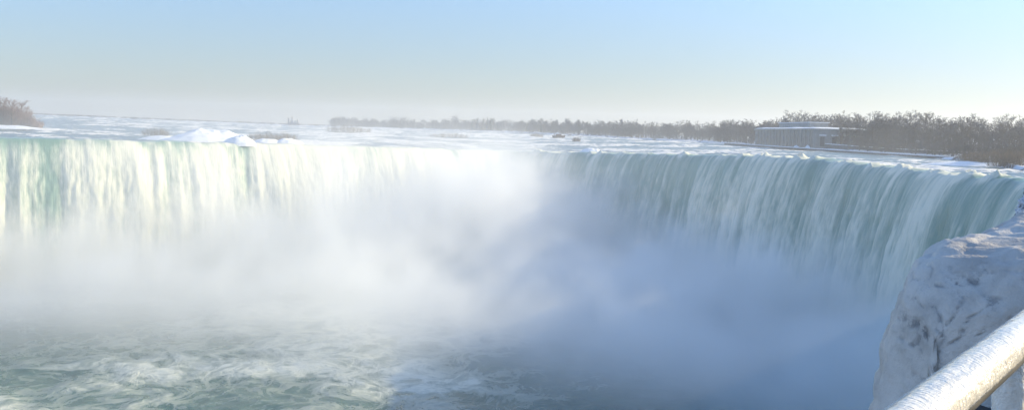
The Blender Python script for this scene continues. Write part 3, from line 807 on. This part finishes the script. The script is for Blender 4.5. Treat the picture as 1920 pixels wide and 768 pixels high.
# ------------------------------------------------------------------ foreground: iced boulder, rail, iced shrub
def crust_mat():
    m, t, out = material('ice_crust')
    p = pos(t)
    n = t.noise(p, 2.2, 6, 0.62); n2 = t.noise(p, 16, 5, 0.65); n3 = t.noise(p, 70, 3, 0.6)
    crack = t.attr('crease')
    msk = t.add('ShaderNodeVectorMath', {0: p, 1: tuple(at(1758, 585, 6.0))}, operation='DISTANCE').outputs['Value']
    msk = t.rng(t.m('ADD', msk, t.m('MULTIPLY', n, 0.5)), 0.48, 1.0, 1.0, 0.0)
    crack = t.m('MULTIPLY', t.m('MULTIPLY', crack, msk), t.rng(n2, 0.42, 0.60, 0.0, 0.8))
    snow = t.mix(t.rng(n, 0.38, 0.66), C(0.62, 0.575, 0.52), C(0.44, 0.405, 0.365))
    col = t.mix(crack, snow, C(0.06, 0.06, 0.07))
    hgt = t.m('ADD', t.m('ADD', n, t.m('MULTIPLY', n2, 0.4)), t.m('SUBTRACT', t.m('MULTIPLY', n3, 0.12), t.m('MULTIPLY', crack, 0.5)))
    principled(t, out, col, 0.55, 0.35, bump(t, hgt, 0.55, 0.10))
    return m
def build_boulder():
    # outline measured along its top; it gets its own depth and thickness
    na, nb = 420, 300
    t = np.linspace(0, 1, na)[:, None]; a = np.linspace(0, 2*math.pi, nb, endpoint=False)[None]
    # spine from the blunt left end back to the right
    c0 = np.array([2.72, 6.1]); c1 = np.array([7.6, 9.2])
    c = c0 + (c1-c0)*t
    ztop = np.interp(t[:, 0], [0, .06, .16, .3, .5, 1], [59.10, 59.31, 59.41, 59.55, 59.78, 60.2])[:, None]
    end = np.sqrt(np.clip(1-(1-np.minimum(1, t/.12))**2, 0.0, 1))
    end2 = np.sqrt(np.clip(1-(1-np.minimum(1, (1-t)/.14))**2, 0.0, 1)); wid = 0.75*(.25+.75*end)*(.1+.9*end2)*(0.02+0.98*np.minimum(1, t*40)); zc = 57.4
    hz = (ztop - zc)*np.minimum(1, .75+.25*end)*(.55+.45*end2)
    ca, sa = np.cos(a), np.sin(a)
    sx = np.sign(ca)*np.abs(ca)**.5; sz = np.sign(sa)*np.abs(sa)**.55
    d = (c1-c0)/np.linalg.norm(c1-c0); nrm = np.array([d[1], -d[0]])
    X = c[:, :1] + nrm[0]*wid*sx; Y = c[:, 1:] + nrm[1]*wid*sx; Z = zc + hz*sz
    q1 = perlin(X*2.6 + .5*fbm(X*3, Y*3, Z*3, 3), Y*2.6, Z*2.6 + .5*fbm(X*3+9, Y*3, Z*3, 3)); q2 = perlin(X*6.5, Y*6.5 + .3*fbm(X*8, Y*8, Z*8, 2), Z*6.5)
    kn = 0.026*np.minimum(np.abs(q1)*2.2, 1)**.6 + 0.012*np.minimum(np.abs(q2)*2.2, 1)**.6
    dn = 0.11*fbm(X*1.1, Y*1.1, Z*1.1, 4) + 0.02*fbm(X*9, Y*9, Z*9, 3) + kn - .03
    crease = np.maximum(np.exp(-(q1/.10)**2), 0.7*np.exp(-(q2/.10)**2))
    X = X + nrm[0]*dn*sx*1.2 - d[0]*dn*.5*(1-end); Y = Y + nrm[1]*dn*sx*1.2 - d[1]*dn*.5*(1-end); Z = Z + dn*np.clip(sz, 0, 1)
    P = np.stack([X, Y, Z], -1).reshape(-1, 3)
    i = np.arange(na*nb).reshape(na, nb)
    f = np.stack([i[:-1], np.roll(i[:-1], -1, 1), np.roll(i[1:], -1, 1), i[1:]], -1).reshape(-1, 4)
    P = np.concatenate([P, [P[:nb].mean(0)], [P[-nb:].mean(0)]])
    crease = np.concatenate([crease.ravel(), [0, 0]])
    me = mesh_np('ice_covered_boulder', P, f, crust_mat(), True, {'crease': crease})
    import bmesh
    bm = bmesh.new(); bm.from_mesh(me); bm.edges.ensure_lookup_table()
    bmesh.ops.holes_fill(bm, edges=[e for e in bm.edges if e.is_boundary]); bmesh.ops.recalc_face_normals(bm, faces=bm.faces[:])
    bm.to_mesh(me); bm.free()
    o = link('ice_covered_boulder', me)
    tag(o, 'rounded boulder crusted in grey-white ice with dark cracks behind the railing', 'boulder')
build_boulder()

def ice_mat():
    m, t, out = material('clear_ice')
    p = objc(t)
    n = t.noise(t.vmul(p, (14, 40, 40)), 1.0, 4, 0.6); n2 = t.noise(p, 9, 3)
    rip = t.noise(t.vmul(p, (85, 22, 22)), 1.0, 3, 0.5)
    col = t.mix(t.rng(n2, .35, .65), C(0.76, 0.70, 0.61), C(0.62, 0.57, 0.50))
    h = t.m('ADD', t.m('MULTIPLY', rip, .8), t.m('MULTIPLY', n, .5))
    principled(t, out, col, 0.20, 0.6, bump(t, h, 1.0, 0.018), **{'Coat Weight': 0.6, 'Coat Roughness': 0.08})
    return m
ice2 = ice_mat()
steel_m = simple('dark_steel', (0.025, 0.025, 0.027), (0.06, 0.055, 0.055), 6.0, 0.5, 0.5)
def build_rail():
    A = at(1742, 768, 1.97); Bp = at(1921, 622, 2.80); Bp.z = A.z + (Bp.z-A.z)
    d = (Bp-A).normalized()
    o0 = A - d*3.7; Lr = 8.6
    e = empty('railing', (o0.x, o0.y, o0.z), 0)
    e.rotation_euler = d.to_track_quat('X', 'Z').to_euler()
    tag(e, 'metal railing thickly coated in glittering ice in the near right corner', 'railing')
    # ice sleeve
    n = 560; k = 56
    x = np.linspace(0, Lr, n)[:, None]; a = np.linspace(0, 2*math.pi, k, endpoint=False)[None]
    up = np.sin(a)
    r = 0.0525*(1 + 0.05*fbm(x*3, np.cos(a), np.sin(a), 3) + 0.035*fbm(x*16, np.cos(a)*2, np.sin(a)*2, 3) + 0.02*fbm(x*45, np.cos(a)*3, np.sin(a)*3, 2))
    P = np.stack([x+0*a, r*np.cos(a), r*up*np.where(up < -.4, .74, 1.0)], -1).reshape(-1, 3)
    i = np.arange(n*k).reshape(n, k)
    f = np.stack([i[:-1], np.roll(i[:-1], -1, 1), np.roll(i[1:], -1, 1), i[1:]], -1).reshape(-1, 4)[:, ::-1]
    link('ice_sleeve', mesh_np('ice_sleeve', P, f[:, ::-1], ice2, True), e)
    mb = MB(); mb.tube([(-.05, -.012, -.026), (Lr+.05, -.012, -.026)], [.0335, .0335], 20); mb.build('rail', steel_m, e, True)
    # posts with their own coat of ice, broad under the rail
    for xx in (0.35, 2.45, 4.57, 6.7):
        pm = MB(); pm.tube([(xx, -.01, -.06), (xx, -.01, -1.12)], [.022, .022], 12); po = pm.build('post', steel_m, e, True)
        nz = 60; kk = 28
        zz = np.linspace(-.035, -1.1, nz)[:, None]; aa = np.linspace(0, 2*math.pi, kk, endpoint=False)[None]
        rr = (.040 + .018*np.exp(zz/.25*1.0) )*(1+.18*fbm(zz*9+xx, np.cos(aa), np.sin(aa), 3))
        lean = -0.30*(zz+.035)*np.exp(zz/.5)
        P = np.stack([xx - lean*.8 + rr*1.35*np.cos(aa), -.01 + rr*np.sin(aa) + 0*zz, zz+0*aa], -1).reshape(-1, 3)
        i = np.arange(nz*kk).reshape(nz, kk)
        f = np.stack([i[:-1], np.roll(i[:-1], -1, 1), np.roll(i[1:], -1, 1), i[1:]], -1).reshape(-1, 4)
        link('ice_coat', mesh_np('ice_coat', P, f, ice2, True), po)
    lr = MB(); lr.tube([(0, -.01, -.98), (Lr, -.01, -.98)], [.02, .02], 12); lr.build('lower_rail', steel_m, e, True)
build_rail()

def build_icy_shrub():
    base = at(1958, 440, 12.5)
    e = empty('frozen_shrub', (base.x, base.y, 58.3)); tag(e, 'frozen shrub clotted with rime ice at the right edge behind the boulder', 'shrub')
    mb = make_brush(77, 60, .62, 1.0, .012)
    link('stems', mb.mesh('stems', bark_m), e)
    th = np.linspace(0, 2*math.pi, 120, endpoint=False)[None]; ph = np.linspace(0.02, math.pi-.02, 90)[:, None]
    x = np.sin(ph)*np.cos(th); y = np.sin(ph)*np.sin(th); z = np.cos(ph) + 0*th
    r = 1 + .30*fbm(x*2.2, y*2.2, z*2.2, 3) + .22*np.abs(fbm(x*6, y*6, z*6, 3))*2 - .1
    P = np.stack([x*r*.36, y*r*.36, .62 + z*r*.62], -1).reshape(-1, 3)
    i = np.arange(90*120).reshape(90, 120)
    f = np.stack([i[:-1], np.roll(i[:-1], -1, 1), np.roll(i[1:], -1, 1), i[1:]], -1).reshape(-1, 4)[:, ::-1]
    m, t, out = material('rime')
    p = pos(t); n = t.noise(p, 9, 5, 0.65); n2 = t.noise(p, 30, 3)
    principled(t, out, t.mix(t.rng(n, .48, .60), C(.72, .73, .76), C(.05, .05, .055)), .7, .3, bump(t, n2, .8, .05))
    link('rime', mesh_np('rime', P, f, m, True), e)
build_icy_shrub()

# ------------------------------------------------------------------ render settings
cy = S.cycles
S.render.engine = 'CYCLES'
cy.max_bounces = 20; cy.volume_bounces = 10; cy.diffuse_bounces = 3; cy.glossy_bounces = 2; cy.transmission_bounces = 4
cy.use_denoising = True; cy.denoiser = 'OPENIMAGEDENOISE'
cy.volume_max_steps = 256
cy.sample_clamp_indirect = 8
